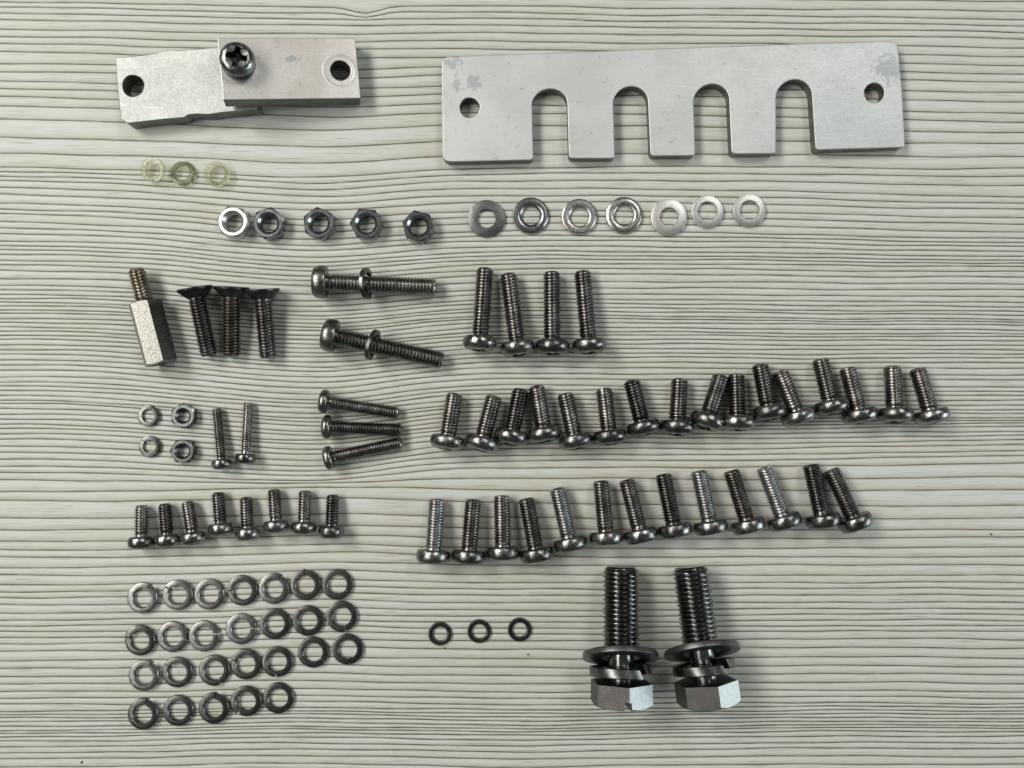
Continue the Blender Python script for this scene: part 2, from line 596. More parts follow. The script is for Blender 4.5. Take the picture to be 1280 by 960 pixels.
def flat_washer_mesh(name, ro, ri, t, mat, ch=0.15, dome=0.0, seg=56):
    P = [(ri, ch), (ri + ch * 0.6, 0), (ro - 0.1, 0), (ro, 0.1), (ro, t - ch), (ro - ch * 0.35, t - ch * 0.3), (ro - ch, t)]
    if dome:
        mid = (ro + ri) / 2
        P += [((ro + mid) / 2, t + dome * 0.7), (mid, t + dome), ((ri + mid) / 2, t + dome * 0.7)]
    P += [(ri + ch * 0.7, t), (ri + 0.05, t - ch * 0.5), (ri, t - ch)]
    V, F = lathe(P, seg, 'z', closed=True)
    return mesh_of(name, V, F, mat, 30)


def split_mesh(name, ro, ri, t, mat, rise=0.5, gap=7, slant=0.22, seg=56, bev=0.18, axis='z', uneven=0.0):
    """split spring washer, its cut at angle 0"""
    b = bev
    sec = [(ri, b), (ri + b, 0), (ro - b, 0), (ro, b), (ro, t - b), (ro - b * 0.6, t - b * 0.25), (ro - b * 1.3, t), (ri + b, t), (ri + 0.02, t - b)]
    V, F = [], []
    n = len(sec)
    g = R(gap)
    for j in range(seg + 1):
        s = j / seg
        th0 = g / 2 + (2 * math.pi - g) * s
        for (r, z) in sec:
            th = th0 + slant * (z / t - 0.5) * 0.6
            rr = r + uneven * math.sin(3 * th0 + 1)
            V.append((rr * math.cos(th), rr * math.sin(th), z + rise * s))
    for j in range(seg):
        for m in range(n):
            a, c = j * n + m, j * n + (m + 1) % n
            F.append((a, c, c + n, a + n))
    F.append(tuple(range(n)))
    F.append(tuple(seg * n + m for m in reversed(range(n))))
    if axis == 'x':
        V = [(z - t / 2 - rise / 2, x, y) for (x, y, z) in V]
    return mesh_of(name, V, F, mat, 30)


def plate_mesh(name, loops, t, bev, mat):
    """flat plate with holes from closed outlines (mm), underside at z=0"""
    cu = bpy.data.curves.new(name, 'CURVE')
    cu.dimensions = '2D'
    cu.fill_mode = 'BOTH'
    cu.extrude = (t / 2 - bev) * MM
    cu.bevel_depth = bev * MM
    cu.bevel_resolution = 2
    cu.offset = -bev * MM
    for lp in loops:
        sp = cu.splines.new('POLY')
        sp.points.add(len(lp) - 1)
        for p, (x, y) in zip(sp.points, lp):
            p.co = (x * MM, y * MM, 0, 1)
        sp.use_cyclic_u = True
    o = bpy.data.objects.new('tmp', cu)
    col.objects.link(o)
    dg = bpy.context.evaluated_depsgraph_get()
    me = bpy.data.meshes.new_from_object(o.evaluated_get(dg), depsgraph=dg)
    bpy.data.objects.remove(o)
    bpy.data.curves.remove(cu)
    me.name = name
    me.transform(Matrix.Translation((0, 0, t / 2 * MM)))
    bm = bmesh.new()
    bm.from_mesh(me)
    bmesh.ops.remove_doubles(bm, verts=bm.verts, dist=1e-6)
    bmesh.ops.recalc_face_normals(bm, faces=bm.faces)
    for f in bm.faces:
        f.smooth = True
    for e in bm.edges:
        e.smooth = not (len(e.link_faces) == 2 and e.calc_face_angle(0) > R(32))
    for f in bm.faces:
        if abs(f.normal.z) > 0.98:
            f.smooth = False
    bm.to_mesh(me)
    bm.free()
    me.materials.clear()
    me.materials.append(mat)
    me.materials.append(M['side_shade'])
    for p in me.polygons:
        p.material_index = 1 if abs(p.normal.z) < 0.3 else 0  # upright faces carry the painted shade
    return me


def circle(cx, cy, r, n=40, wob=0.0):
    return [(cx + (r + wob * math.sin(3 * a + 1) + wob * 0.6 * math.sin(7 * a)) * math.cos(a), cy + (r + wob * math.sin(3 * a + 1)) * math.sin(a))
            for a in (2 * math.pi * i / n for i in range(n))]


def round_poly(pts, rad, n=5):
    """round the corners of a polygon; rad may be a list"""
    out = []
    m = len(pts)
    for i in range(m):
        p, a, b = np.array(pts[i], float), np.array(pts[i - 1], float), np.array(pts[(i + 1) % m], float)
        r = rad[i] if isinstance(rad, (list, tuple)) else rad
        if r <= 0:
            out.append(tuple(p))
            continue
        u, v = (a - p) / np.linalg.norm(a - p), (b - p) / np.linalg.norm(b - p)
        for k in range(n + 1):
            s = k / n
            q = (1 - s) ** 2 * (p + u * r) + 2 * s * (1 - s) * p + s * s * (p + v * r)
            out.append(tuple(q))
    return out


# ------------------------------------------------------------------ object helpers
def tag(o, label, cat, group=None):
    o['label'] = label
    o['category'] = cat
    if group:
        o['group'] = group
    return o


def thing(name, loc, rotz=0.0):
    o = bpy.data.objects.new(name, None)
    o.empty_display_size = 0.004
    col.objects.link(o)
    o.location = (loc[0] * MM, loc[1] * MM, (loc[2] if len(loc) > 2 else 0) * MM)
    o.rotation_euler = (0, 0, rotz)
    return o


def obj(name, me, parent=None, loc=(0, 0, 0), rot=None):
    o = bpy.data.objects.new(name, me)
    col.objects.link(o)
    o.parent = parent
    o.location = [c * MM for c in loc]
    if rot is not None:
        o.rotation_euler = rot
    return o


NTH = ['leftmost', 'second', 'third', 'fourth', 'fifth', 'sixth', 'seventh', 'eighth', 'ninth', 'tenth',
       'eleventh', 'twelfth', 'thirteenth', 'fourteenth', 'fifteenth', 'sixteenth']


def nth(i, n):
    if i == 0:
        return 'leftmost'
    if i == n - 1:
        return 'rightmost'
    return NTH[i] + ' from left'


def settle(head, shank, spin):
    """tilt and height at which a screw lies with its head rim and its tip on the table"""
    c, s = math.cos(spin), math.sin(spin)

    def spun(v):
        return np.stack([v[:, 0], c * v[:, 1] - s * v[:, 2], s * v[:, 1] + c * v[:, 2]], 1)
    a, b = spun(head), spun(shank)
    lo, hi = 0.0, 0.9

    def lowest(v, f):
        return (-math.sin(f) * v[:, 0] + math.cos(f) * v[:, 2]).min()
    for _ in range(40):
        f = (lo + hi) / 2
        if lowest(a, f) < lowest(b, f):
            lo = f
        else:
            hi = f
    return f, -min(lowest(a, f), lowest(b, f))


def lay_screw(name, head_me, shank_me, L, k, tip, end, spin, label, cat, group, pose=None):
    """tip, end = photo pixels of the shank end and of the crown of the head"""
    f, h0 = pose or settle(verts_mm(head_me), verts_mm(shank_me), spin)
    T = inv(*tip, h0 - L * math.sin(f))
    E = inv(*end, h0 + k * math.sin(f))
    d = (T - E) / np.linalg.norm(T - E)
    mid = (T + E) / 2
    o = mid - d * math.cos(f) * (L - k) / 2
    t = thing(name, o, math.atan2(d[1], d[0]))
    rot = (Matrix.Rotation(f, 3, 'Y') @ Matrix.Rotation(spin, 3, 'X')).to_euler()
    obj('head', head_me, t, (0, 0, h0), rot)
    obj('shank', shank_me, t, (0, 0, h0), rot)
    tag(t, label, cat, group)
    return t, f, h0, o, d


# ------------------------------------------------------------------ the table top
LEFT = [1, 7.5, 15, 23, 35, 44.5, 53, 63, 78, 88, 100, 109.5, 119.5, 131, 148, 171, 191, 209, 214, 220, 225, 234,
        242.5, 253.8, 261, 267, 276.8, 285, 292, 300.8, 307, 312, 318, 325.5, 331, 338, 348, 357, 362, 368, 372.5, 377.5,
        382, 387, 391, 398, 403, 409, 414, 419.5, 424.5, 431, 437, 443, 450, 456, 463, 471, 477.5,
        482.5, 488, 495, 500.5, 504, 510.5, 517.5, 524, 531, 535.5, 542, 549, 558, 565.5, 574.5, 583, 591, 600, 615, 626, 648,
        662.5, 677, 687.5, 697, 710, 719,
        731, 740, 747, 756, 767, 775.5, 782.5, 790, 798, 805, 814.5, 826, 836, 846, 855, 865, 873, 881, 890, 894, 898, 903,
        909, 914, 917.5, 922, 927.5, 934, 942, 949, 959]
RIGHT = [-3, 4.5, 12.5, 22, 30, 38, 46, 57, 68, 79, 89.5, 99.5, 113, 124, 138, 149, 162.5, 177.5, 194.5, 209.5, 219, 229.5,
         242.5, 251, 259, 269.5, 277.5, 287, 296, 301, 306, 312.5, 319, 324, 328, 332.5, 339, 346, 354.5, 362, 370.5, 377.5,
         383, 389, 393, 399, 402, 406, 412.5, 417.5, 421, 426, 432, 437.5, 443, 448, 454, 461, 469, 475,
         484, 490, 495, 501, 507.5, 512.5, 517.5, 522.5, 526, 530, 534.5, 540.5, 546, 552, 558, 565.5, 572, 581, 597.5, 612.5,
         632, 648, 662, 672, 684.5, 696, 706, 719,
         728, 735.5, 744, 753, 761, 768, 775.5, 782.5, 789, 799, 810, 822, 833, 843, 854, 864, 872, 879.5, 884, 889, 893,
         898, 902.5, 907, 910, 915, 921, 929, 936, 946, 956]


def table_top():
    m = min(len(LEFT), len(RIGHT))
    # the two columns meet line by line from the bottom edge upwards
    Lc, Rc = np.array(LEFT[-m:], float), np.array(RIGHT[-m:], float)
    sl, sr = np.diff(Lc), np.diff(Rc)
    top_l, top_r, bot_l, bot_r = [], [], [], []
    a, b = Lc[0], Rc[0]
    k = 0
    while a > -420:
        q = (17 * k + 11) % (m - 1)
        a -= sl[q]; b -= sl[q] * 0.5 + sr[q] * 0.5
        top_l.append(a); top_r.append(b)
        k += 1
    a, b = Lc[-1], Rc[-1]
    while a < 1380:
        q = (23 * k + 5) % (m - 1)
        a += sl[q]; b += sl[q] * 0.5 + sr[q] * 0.5
        bot_l.append(a); bot_r.append(b)
        k += 1
    Lc = np.concatenate([top_l[::-1], Lc, bot_l])
    Rc = np.concatenate([top_r[::-1], Rc, bot_r])
    nl = len(Lc)
    xs = np.arange(-620, 1901, 14.0)
    ncol = len(xs)
    Y = np.zeros((nl, ncol))
    sag_y = [-420, 0, 60, 120, 250, 450, 560, 590, 612, 700, 820, 960, 1400]
    sag_a = [2, 5, 5, 8, 14, 20, 20, 12, -5, -6, -4, -3, 0]
    ph = rng.uniform(0, 6.28, (nl, 4))
    for i in range(nl):
        base = Lc[i] + (Rc[i] - Lc[i]) * np.clip((xs - 0) / 1130.0, -0.5, 1.6)
        yy = 0.5 * (Lc[i] + Rc[i])
        A = np.interp(yy, sag_y, sag_a)
        g = np.where(xs < 390, np.exp(-((xs - 390) / 190) ** 2), np.exp(-((xs - 390) / 130) ** 2))
        w = 0.7 * np.sin(xs / 95 + yy / 130) + 0.35 * np.sin(xs / 41 + yy / 60 + 1.0) + 0.7 * np.sin(xs / 160 - yy / 90 + 2)
        own = 0.30 * np.sin(xs / 33 + ph[i, 0]) + 0.22 * np.sin(xs / 19 + ph[i, 1]) + 0.35 * np.sin(xs / 70 + ph[i, 2])
        # a small knot above the bar
        kn = 9 * np.exp(-((xs - 457) / 24) ** 2) * np.exp(-((yy - 8) / 11) ** 2)
        Y[i] = base + A * g + w + own + kn
    for i in range(1, nl):
        Y[i] = np.maximum(Y[i], Y[i - 1] + 3.2)
    # rows: the line itself sits in a shallow groove, two more rows shape its shoulders
    V, F, ug, ub = [], [], [], []
    rows, info = [], []
    Xmm = (xs - 640) / S
    for i in range(nl):
        sp = (Y[i + 1] - Y[i]) / S if i + 1 < nl else np.full(ncol, 2.0)
        for kind in range(3):
            if i + 1 == nl and kind:
                break
            if kind == 0:
                d, z = np.zeros(ncol), -0.07
            elif kind == 1:
                d, z = np.minimum(0.22, sp * 0.25), 0.0
            else:
                d, z = sp - np.minimum(0.40, sp * 0.35), 0.0
            idx = np.arange(len(V), len(V) + ncol)
            yv = (480 - Y[i]) / S - d
            V += [(Xmm[c] * MM, yv[c] * MM, z * MM) for c in range(ncol)]
            rows.append(idx)
            info.append((i, kind, d, sp))
    for r in range(len(rows) - 1):
        i, kind, d, sp = info[r]
        i2, kind2, d2, _ = info[r + 1]
        dn = sp if kind2 == 0 else d2
        for c in range(ncol - 1):
            F.append((rows[r][c], rows[r + 1][c], rows[r + 1][c + 1], rows[r][c + 1]))
            ug += [Xmm[c], d[c], Xmm[c], dn[c], Xmm[c + 1], dn[c + 1], Xmm[c + 1], d[c + 1]]
            ub += [i, sp[c], i, sp[c], i, sp[c + 1], i, sp[c + 1]]
    # edge and underside of the board
    n0 = len(V)
    x0, x1 = Xmm[0], Xmm[-1]
    loop = [rows[0][c] for c in range(ncol)] + [rows[r][ncol - 1] for r in range(1, len(rows))] + \
           [rows[-1][c] for c in range(ncol - 2, -1, -1)] + [rows[r][0] for r in range(len(rows) - 2, 0, -1)]
    low = []
    for v in loop:
        low.append(len(V))
        V.append((V[v][0], V[v][1], -18 * MM))
    for a in range(len(loop)):
        b = (a + 1) % len(loop)
        F.append((loop[a], loop[b], low[b], low[a]))
        ug += [0, 1] * 4
        ub += [0, 2] * 4
    F.append(tuple(low))
    ug += [0, 1] * len(low)
    ub += [0, 2] * len(low)
    me = bpy.data.meshes.new('table_top')
    me.from_pydata(V, [], F)
    u1 = me.uv_layers.new(name='grain')
    u2 = me.uv_layers.new(name='band')
    u1.data.foreach_set('uv', np.array(ug, dtype=np.float32))
    u2.data.foreach_set('uv', np.array(ub, dtype=np.float32))
    me.polygons.foreach_set('use_smooth', [True] * (len(F) - len(loop) - 1) + [False] * (len(loop) + 1))
    me.materials.append(M['wood'])
    o = obj('table_top', me)
    o['kind'] = 'structure'
    o['label'] = 'pale grey wood-grain laminate table top with fine dark lines'


table_top()


# ------------------------------------------------------------------ comb plate
def comb_plate():
    t = 3.9
    w = lambda x, y: tuple(inv(x, y, t))
    pts = [(552, 70.8), (700, 65.5), (840, 60), (1000, 54.5), (1122, 51), (1127.5, 110), (1131.5, 184), (1019.5, 187.5)]
    rad = [2.2, 0, 0, 0, 2.2, 0, 1.2, 1.0]
    # slots from right to left: left x, right x (at the arc), top y, bottom left, bottom right
    slots = [((970, 192), (970, 122), (1015, 120), 99.4, None),
             ((869, 194.5), (867, 127), (911.5, 125), 105, (914.5, 192.5)),
             ((768.5, 198), (766.5, 129), (810, 127.5), 108, (813, 195)),
             ((666.5, 200), (665, 131), (709, 129.5), 111, (711, 198))]
    out, rr = list(pts), list(rad)
    for (bl, al, ar, ty, br) in slots:
        if br:
            out.append(br); rr.append(1.2)
        cx, cy = (al[0] + ar[0]) / 2, (al[1] + ar[1]) / 2
        hw = (ar[0] - al[0]) / 2
        for i in range(0, 15):
            a = math.pi * i / 14
            out.append((cx + hw * math.cos(a), cy - (cy - ty) * math.sin(a) + (ar[1] - al[1]) / 2 * math.cos(a))); rr.append(0)
        out.append(bl); rr.append(1.1)
    out.append((553, 202.5)); rr.append(2.6)
    poly = [w(*p) for p in out]
    poly = round_poly(poly, rr)
    h1, h2 = w(587, 134.5), w(1092.8, 116)
    s1, s2, s3, s4 = w(570, 77), w(592, 103), w(1110, 85), w(572, 106)
    mat = aluminium('sanded_aluminium', (0.55, 0.572, 0.565), (0.60, 0.62, 0.612), (0.50, 0.56), (0.12, 1.0, 1.0),
                    [(*s1, 4), (*s2, 3), (*s3, 6.5), (*s4, 3)], metallic=0.80, bump=0.035)
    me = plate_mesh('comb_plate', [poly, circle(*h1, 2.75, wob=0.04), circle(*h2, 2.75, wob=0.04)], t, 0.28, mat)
    o = obj('comb_plate', me)
    tag(o, 'long pale aluminium plate with four open slots and a hole at each end', 'plate')


comb_plate()


# ------------------------------------------------------------------ two bars joined by a screw
HEADS = {}
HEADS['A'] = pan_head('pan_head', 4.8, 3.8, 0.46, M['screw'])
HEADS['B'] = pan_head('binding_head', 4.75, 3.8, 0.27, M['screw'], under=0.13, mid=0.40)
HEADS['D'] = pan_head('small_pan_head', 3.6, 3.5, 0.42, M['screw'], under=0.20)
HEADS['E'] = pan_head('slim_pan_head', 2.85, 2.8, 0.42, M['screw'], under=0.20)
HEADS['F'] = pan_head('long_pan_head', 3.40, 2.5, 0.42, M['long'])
HEADS['G'] = pan_head('cheese_head', 4.65, 3.9, 0.26, M['long'], under=0.05, mid=0.35)


def bar_link():
    tl = 5.3
    base = inv(230, 105, tl)
    root = thing('bar_link', base)
    tag(root, 'two short aluminium bars joined end to end by one dark cross-head screw', 'bar link')
    w = lambda x, y: tuple(inv(x, y, tl) - base)
    edge = [(144, 71.5), (160, 71), (176, 69), (195, 66.5), (201, 63.5), (215, 62), (226, 63), (240, 61.5), (258, 60), (272, 59), (290, 57.5), (314, 55.5),
            (318, 95), (321.5, 136), (300, 138.5), (278, 140.5), (262, 143), (246, 142.5), (235, 143.5), (231, 146.8), (205, 149), (180, 151.8), (159, 154.3), (151, 149),
            (147, 110)]
    rad = [0.5] + [0.25] * (len(edge) - 1)
    poly = round_poly([w(*p) for p in edge], 0.3, 2)
    mat1 = aluminium('scuffed_aluminium', (0.31, 0.317, 0.307), (0.37, 0.375, 0.365), (0.48, 0.54), (0.15, 1.5, 1), metallic=0.95, bump=0.025)
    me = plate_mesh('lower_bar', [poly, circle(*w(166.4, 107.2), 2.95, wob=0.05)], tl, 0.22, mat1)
    lo = obj('bar', me, root)
    lo['label'] = 'lower bar with scuffed rough-edged top and a hole'
    # upper bar: its left end lies on the lower bar, its right end on the table
    Lb, Wb, tb = 36.6, 16.8, 5.4
    pitch = R(12.0)
    mat2 = aluminium('brushed_aluminium', (0.60, 0.565, 0.525), (0.68, 0.665, 0.635), (0.38, 0.46), (0.08, 1.8, 1.0),
                     [(19, 2.6, 2.2)], ring=(31.4, -0.7, 4.3, 0.5), metallic=0.9, bump=0.035)
    loops = [round_poly([(0, Wb / 2), (Lb - 0.1, Wb / 2), (Lb, -Wb / 2), (0.1, -Wb / 2)], 0.25, 2), circle(31.7, -0.6, 2.75, wob=0.05), circle(4.9, 1.3, 2.6)]
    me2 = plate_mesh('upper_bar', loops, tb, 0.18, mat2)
    me2.transform(Matrix.Translation((0, 0, -tb * MM)))
    zt = tb * math.cos(pitch) + Lb * math.sin(pitch) + 0.02
    rot = Matrix.Rotation(R(4.9), 3, 'Z') @ Matrix.Rotation(pitch, 3, 'Y')
    p0 = np.array([-78.4, 84.65])
    off = (p0[0] - base[0], p0[1] - base[1], zt)
    up = obj('bar', me2, root, off, rot.to_euler())
    up['label'] = 'upper bar, brushed, its far end resting on the table'
    # screw standing through both
    sh_v, sh_f = thread(13.0, 2.4, 0.85)
    shank = mesh_of('joint_shank', sh_v, sh_f, M['thread'], 40)
    big = pan_head('joint_head', 4.6, 3.5, 0.46, M['screw'], rr=0.60, seg=64)
    q = rot @ Vector((4.9, 1.3, 1.5))
    srot = rot @ Matrix.Rotation(R(90), 3, 'Y') @ Matrix.Rotation(R(14), 3, 'X')
    s = obj('screw', shank, root, (off[0] + q.x, off[1] + q.y, off[2] + q.z), srot.to_euler())
    obj('head', big, s)
    sw = split_mesh('joint_spring_washer', 4.5, 2.75, 1.2, M['split'], rise=0.2)
    obj('spring_washer', sw, s, (1.42, 0, 0), (0, R(-90), 0))


bar_link()

# ------------------------------------------------------------------ screws lying on the table
P_A = 0.82


def shank(name, L, r, p, mat, **kw):
    V, F = thread(L, r, p, **kw)
    return mesh_of(name, V, F, mat, 40)


def mean_len(rows, zt, ze, k):
    return float(np.mean([np.linalg.norm(inv(*t, zt) - inv(*e, ze)) for t, e in rows])) - k


# long row of sixteen
ROW_A = [((568.7, 491), (557.1, 563.2)), ((618.2, 493.6), (599.1, 565.8)), ((651.2, 486.9), (637, 556)), ((670.5, 481.8), (682.1, 553.4)),
         ((706.1, 491), (722.1, 562.5)), ((754.8, 485.9), (763.3, 556)), ((789.1, 474.8), (807.1, 545.2)), ((849.7, 474), (845.8, 544.4)),
         ((902, 468.8), (880.1, 536.6)), ((920.3, 467.7), (922.5, 538.8)), ((949.8, 455.4), (963.5, 525.2)), ((974.4, 463.4), (1001.8, 531.2)),
         ((1025, 449.7), (1041.4, 518)), ((1059.2, 460.1), (1077, 529)), ((1115.2, 458.2), (1119.3, 528.4)), ((1146.7, 461.4), (1167.2, 529))]
kA = 3.8
LA = mean_len(ROW_A, 2.4, 5.0, kA)
SH_A = shank('pan_shank', LA, 2.48, P_A, M['thread'])
extra = ['', ', leaning to the right', ', tip touching its right neighbour', ', tip touching its left neighbour', ', leaning to the left', '', ', leaning to the left', '',
         ', leaning hard to the right', ', upright', '', ', leaning hard to the left', ', set highest in the row', '', ', upright', '']
for i, (t, e) in enumerate(ROW_A):
    lay_screw('pan_head_screw', HEADS['A'], SH_A, LA, kA, t, e, random.uniform(0, 6.28),
              'dark pan-head screw, %s in the row of sixteen%s' % (nth(i, 16), extra[i]), 'screw', 'upper long row of pan-head screws')

# row of thirteen
ROW_B = [((546.3, 623.9), (540.9, 704.3)), ((591.6, 624.4), (585, 704.8)), ((627.2, 618.7), (629, 701.2)), ((657.6, 622), (672.9, 703.6)),
         ((696.3, 609.4), (715.1, 689.5)), ((750.9, 600.5), (758.9, 682)), ((783, 598.6), (803.5, 679)), ((828.6, 591.6), (845.7, 673)),
         ((873.1, 589.2), (890.2, 667.3)), ((913.7, 587.6), (938.3, 666.6)), ((954.7, 583.6), (984, 661)), ((1013.3, 580.5), (1030.8, 660.2)),
         ((1037.9, 585.2), (1074.2, 663.3))]
kB = 3.8
LB = mean_len(ROW_B, 2.4, 5.0, kB)
SH_B = shank('binding_shank', LB, 2.45, 0.78, M['thread'])
SH_B2 = shank('pale_binding_shank', LB, 2.45, 0.78, M['thread_light'])
PALE = (0, 4, 8, 10)
for i, (t, e) in enumerate(ROW_B):
    lay_screw('pan_head_screw', HEADS['B'], SH_B2 if i in PALE else SH_B, LB, kB, t, e, random.uniform(0, 6.28),
              'screw with %s thread, %s in the row of thirteen' % ('pale grey' if i in PALE else 'dark', nth(i, 13)),
              'screw', 'lower row of thirteen pan-head screws')

# four longer ones under the flat washers
ROW_C = [((606.4, 335.5), (599.2, 438.6)), ((635.3, 342.3), (648.5, 444.6)), ((689.8, 340.1), (690.6, 443.4)), ((728.1, 338.6), (737.4, 442.4))]
LC = mean_len(ROW_C, 2.4, 5.0, kA)
SH_C = shank('longer_pan_shank', LC, 2.45, 0.90, M['thread'])
for i, (t, e) in enumerate(ROW_C):
    lay_screw('pan_head_screw', HEADS['A'], SH_C, LC, kA, t, e, random.uniform(0, 6.28),
              'longer dark pan-head screw, %s of the four below the flat washers' % nth(i, 4), 'screw', 'four longer pan-head screws')

# eight short ones
ROW_D = [((177.5, 631.4), (176.7, 687)), ((206, 629.5), (210.2, 684.5)), ((234.7, 627), (242.8, 681)), ((272.8, 615.5), (277.2, 670.3)),
         ((307.6, 621.1), (310.2, 676.3)), ((342.4, 610.8), (346.3, 667.5)), ((381.4, 612.3), (379.7, 669.3)), ((416.3, 618.5), (413.7, 673.4))]
kD = 3.5
LD = mean_len(ROW_D, 1.75, 3.6, kD)
SH_D = shank('short_shank', LD, 1.92, 0.76, M['thread'])
for i, (t, e) in enumerate(ROW_D):
    lay_screw('pan_head_screw', HEADS['D'], SH_D, LD, kD, t, e, random.uniform(0, 6.28),
              'short dark pan-head screw, %s in the row of eight' % nth(i, 8), 'screw', 'row of eight short screws')

# two slim ones
ROW_E = [((271.1, 511.1), (278.1, 586.5)), ((310.5, 502.9), (306.5, 580.2))]
kE = 2.8
LE = mean_len(ROW_E, 1.35, 2.9, kE)
SH_E = shank('slim_shank', LE, 1.40, 0.66, M['thread'], x0=0.5, chamf=0.25)
for i, (t, e) in enumerate(ROW_E):
    lay_screw('pan_head_screw', HEADS['E'], SH_E, LE, kE, t, e, random.uniform(0, 6.28),
              'thin dark screw beside the two small nuts, %s one of the pair' % ('left tilted' if i == 0 else 'right upright'), 'screw', 'pair of thin screws')

# three thin long ones lying sideways
ROW_F = [((498.1, 516.3), (398.8, 500.6)), ((503.1, 537.5), (401.5, 533.1)), ((503.1, 553.1), (404.4, 573.8))]
kF = 2.5
LF = mean_len(ROW_F, 1.75, 3.5, kF)
SH_F = shank('sideways_shank', LF, 1.92, 0.74, M['thread'], x0=0.6)
for i, (t, e) in enumerate(ROW_F):
    lay_screw('pan_head_screw', HEADS['F'], SH_F, LF, kF, t, e, random.uniform(0, 6.28),
              'long thin screw lying sideways with its head to the left, %s of three' % ['topmost', 'middle', 'lowest and slanting'][i], 'screw', 'three thin screws lying sideways')

# two long ones with a spring washer each
ROW_G = [((545.3, 359.1), (390.2, 352)), ((553.4, 450.5), (402.7, 416.9))]
kG = 3.9
LG = mean_len(ROW_G, 2.4, 5.0, kG)
SH_G = shank('longest_shank', LG, 2.62, 0.95, M['thread'])
SW_G = split_mesh('threaded_on_spring_washer', 4.4, 2.85, 1.2, M['split'], rise=0.5, axis='x')
for i, (t, e) in enumerate(ROW_G):
    where = ['upper', 'lower slanting'][i]
    T, f, h0, o, d = lay_screw('pan_head_screw', HEADS['G'], SH_G, LG, kG, t, e, 0.6 + i,
                               'longest pan-head screw lying sideways with a spring washer on it, %s of the two' % where, 'screw', 'two longest screws')
    px = [(458.1, 353.6), (465.9, 429.4)][i]
    lean = R([13, 8][i])
    turn = R([2, -6][i])
    cz = 4.4 * math.cos(lean) + 0.75
    c = inv(px[0], px[1], cz)
    # keep the ring round the shank: its centre lies beside the axis
    c = o + d * float(np.dot(c - o, d))
    w = obj('split_washer', SW_G, None, (c[0], c[1], cz),
            (Matrix.Rotation(math.atan2(d[1], d[0]) + turn, 3, 'Z') @ Matrix.Rotation(-lean, 3, 'Y') @ Matrix.Rotation(R(200), 3, 'X')).to_euler())
    tag(w, 'spring washer threaded onto the %s long sideways screw' % where.split()[0], 'washer', 'spring washers on the long screws')


# countersunk screws
def countersunk():
    k, Rr = 2.9, 4.85
    V, F = lathe([(0.2, 0), (2.1, 0.0), (2.5, -0.05), (Rr - 0.05, -k + 0.65), (Rr, -k + 0.55), (Rr, -k + 0.12), (Rr - 0.15, -k), (0, -k)], 48, 'x')
    me = mesh_of('countersunk_head', V, F, M['black'], 30)
    for rot in (0, 1):
        V, F = frustum(-k - 0.5, -k + 1.6, 2.4, 0.75, 1.2, 0.4)
        if rot:
            V = [(x, -z, y) for (x, y, z) in V]
        me = boolean(me, mesh_of('cut', V, F), 'countersunk_head')
    rows = [((261.6, 445), (243.1, 359)), ((288.9, 445.5), (289.4, 357.5)), ((335, 447.5), (327.2, 361))]
    L = mean_len(rows, 2.2, 4.9, k)
    sh = shank('countersunk_shank', L, 2.5, 0.86, M['thread'], x0=0.25)
    sh_brown = shank('rusty_countersunk_shank', L, 2.5, 0.86, M['rusty'], x0=0.25)
    names = ['leftmost, tilted, beside the hex standoff', 'middle one with a brownish thread', 'rightmost of the three']
    for i, (t, e) in enumerate(rows):
        lay_screw('countersunk_screw', me, sh_brown if i == 1 else sh, L, k, t, e, 0.3 + i * 1.3, 'black countersunk screw with its cone head at the top, ' + names[i], 'screw', 'three countersunk screws')


countersunk()


# hex standoff
def standoff():
    af = 8.05
    z = af / 2
    a, b = inv(194, 454.25, af), inv(173.25, 376, af)
    d = (b - a) / np.linalg.norm(b - a)
    L = float(np.linalg.norm(b - a))
    root = thing('standoff', a, math.atan2(d[1], d[0]))
    tag(root, 'nickel hex standoff with a threaded stud at its upper end', 'standoff')
    seg = 48

    tags = ['c', 'c', 'c', 'c', 'c', 'o', 'h0', 'h1', 'o2', 'c']
    P = [(0, 7.0), (1.9, 6.5), (1.95, 0.6), (2.15, 0.35), (2.6, 0.0), (3.85, 0.0), (4, 0.2), (4, L - 0.2), (3.85, L), (0, L)]

    def rfun(i, th, r, zz):
        if tags[i] in ('h0', 'h1'):
            q = hex_rad(th + math.pi / 6, af)
            s = max(0.0, q - 3.9) * 0.5
            return q, (s if tags[i] == 'h0' else L - s)
        return r, zz
    V, F = lathe(P, seg, 'x', rfun)
    body = mesh_of('hex_body', V, F, M['nickel'], 25)
    obj('body', body, root, (0, 0, z))
    V, F = thread(9.6, 2.4, 0.92, x0=0.0)
    obj('stud', mesh_of('stud', V, F, M['brass'], 40), root, (L, 0, z))


standoff()


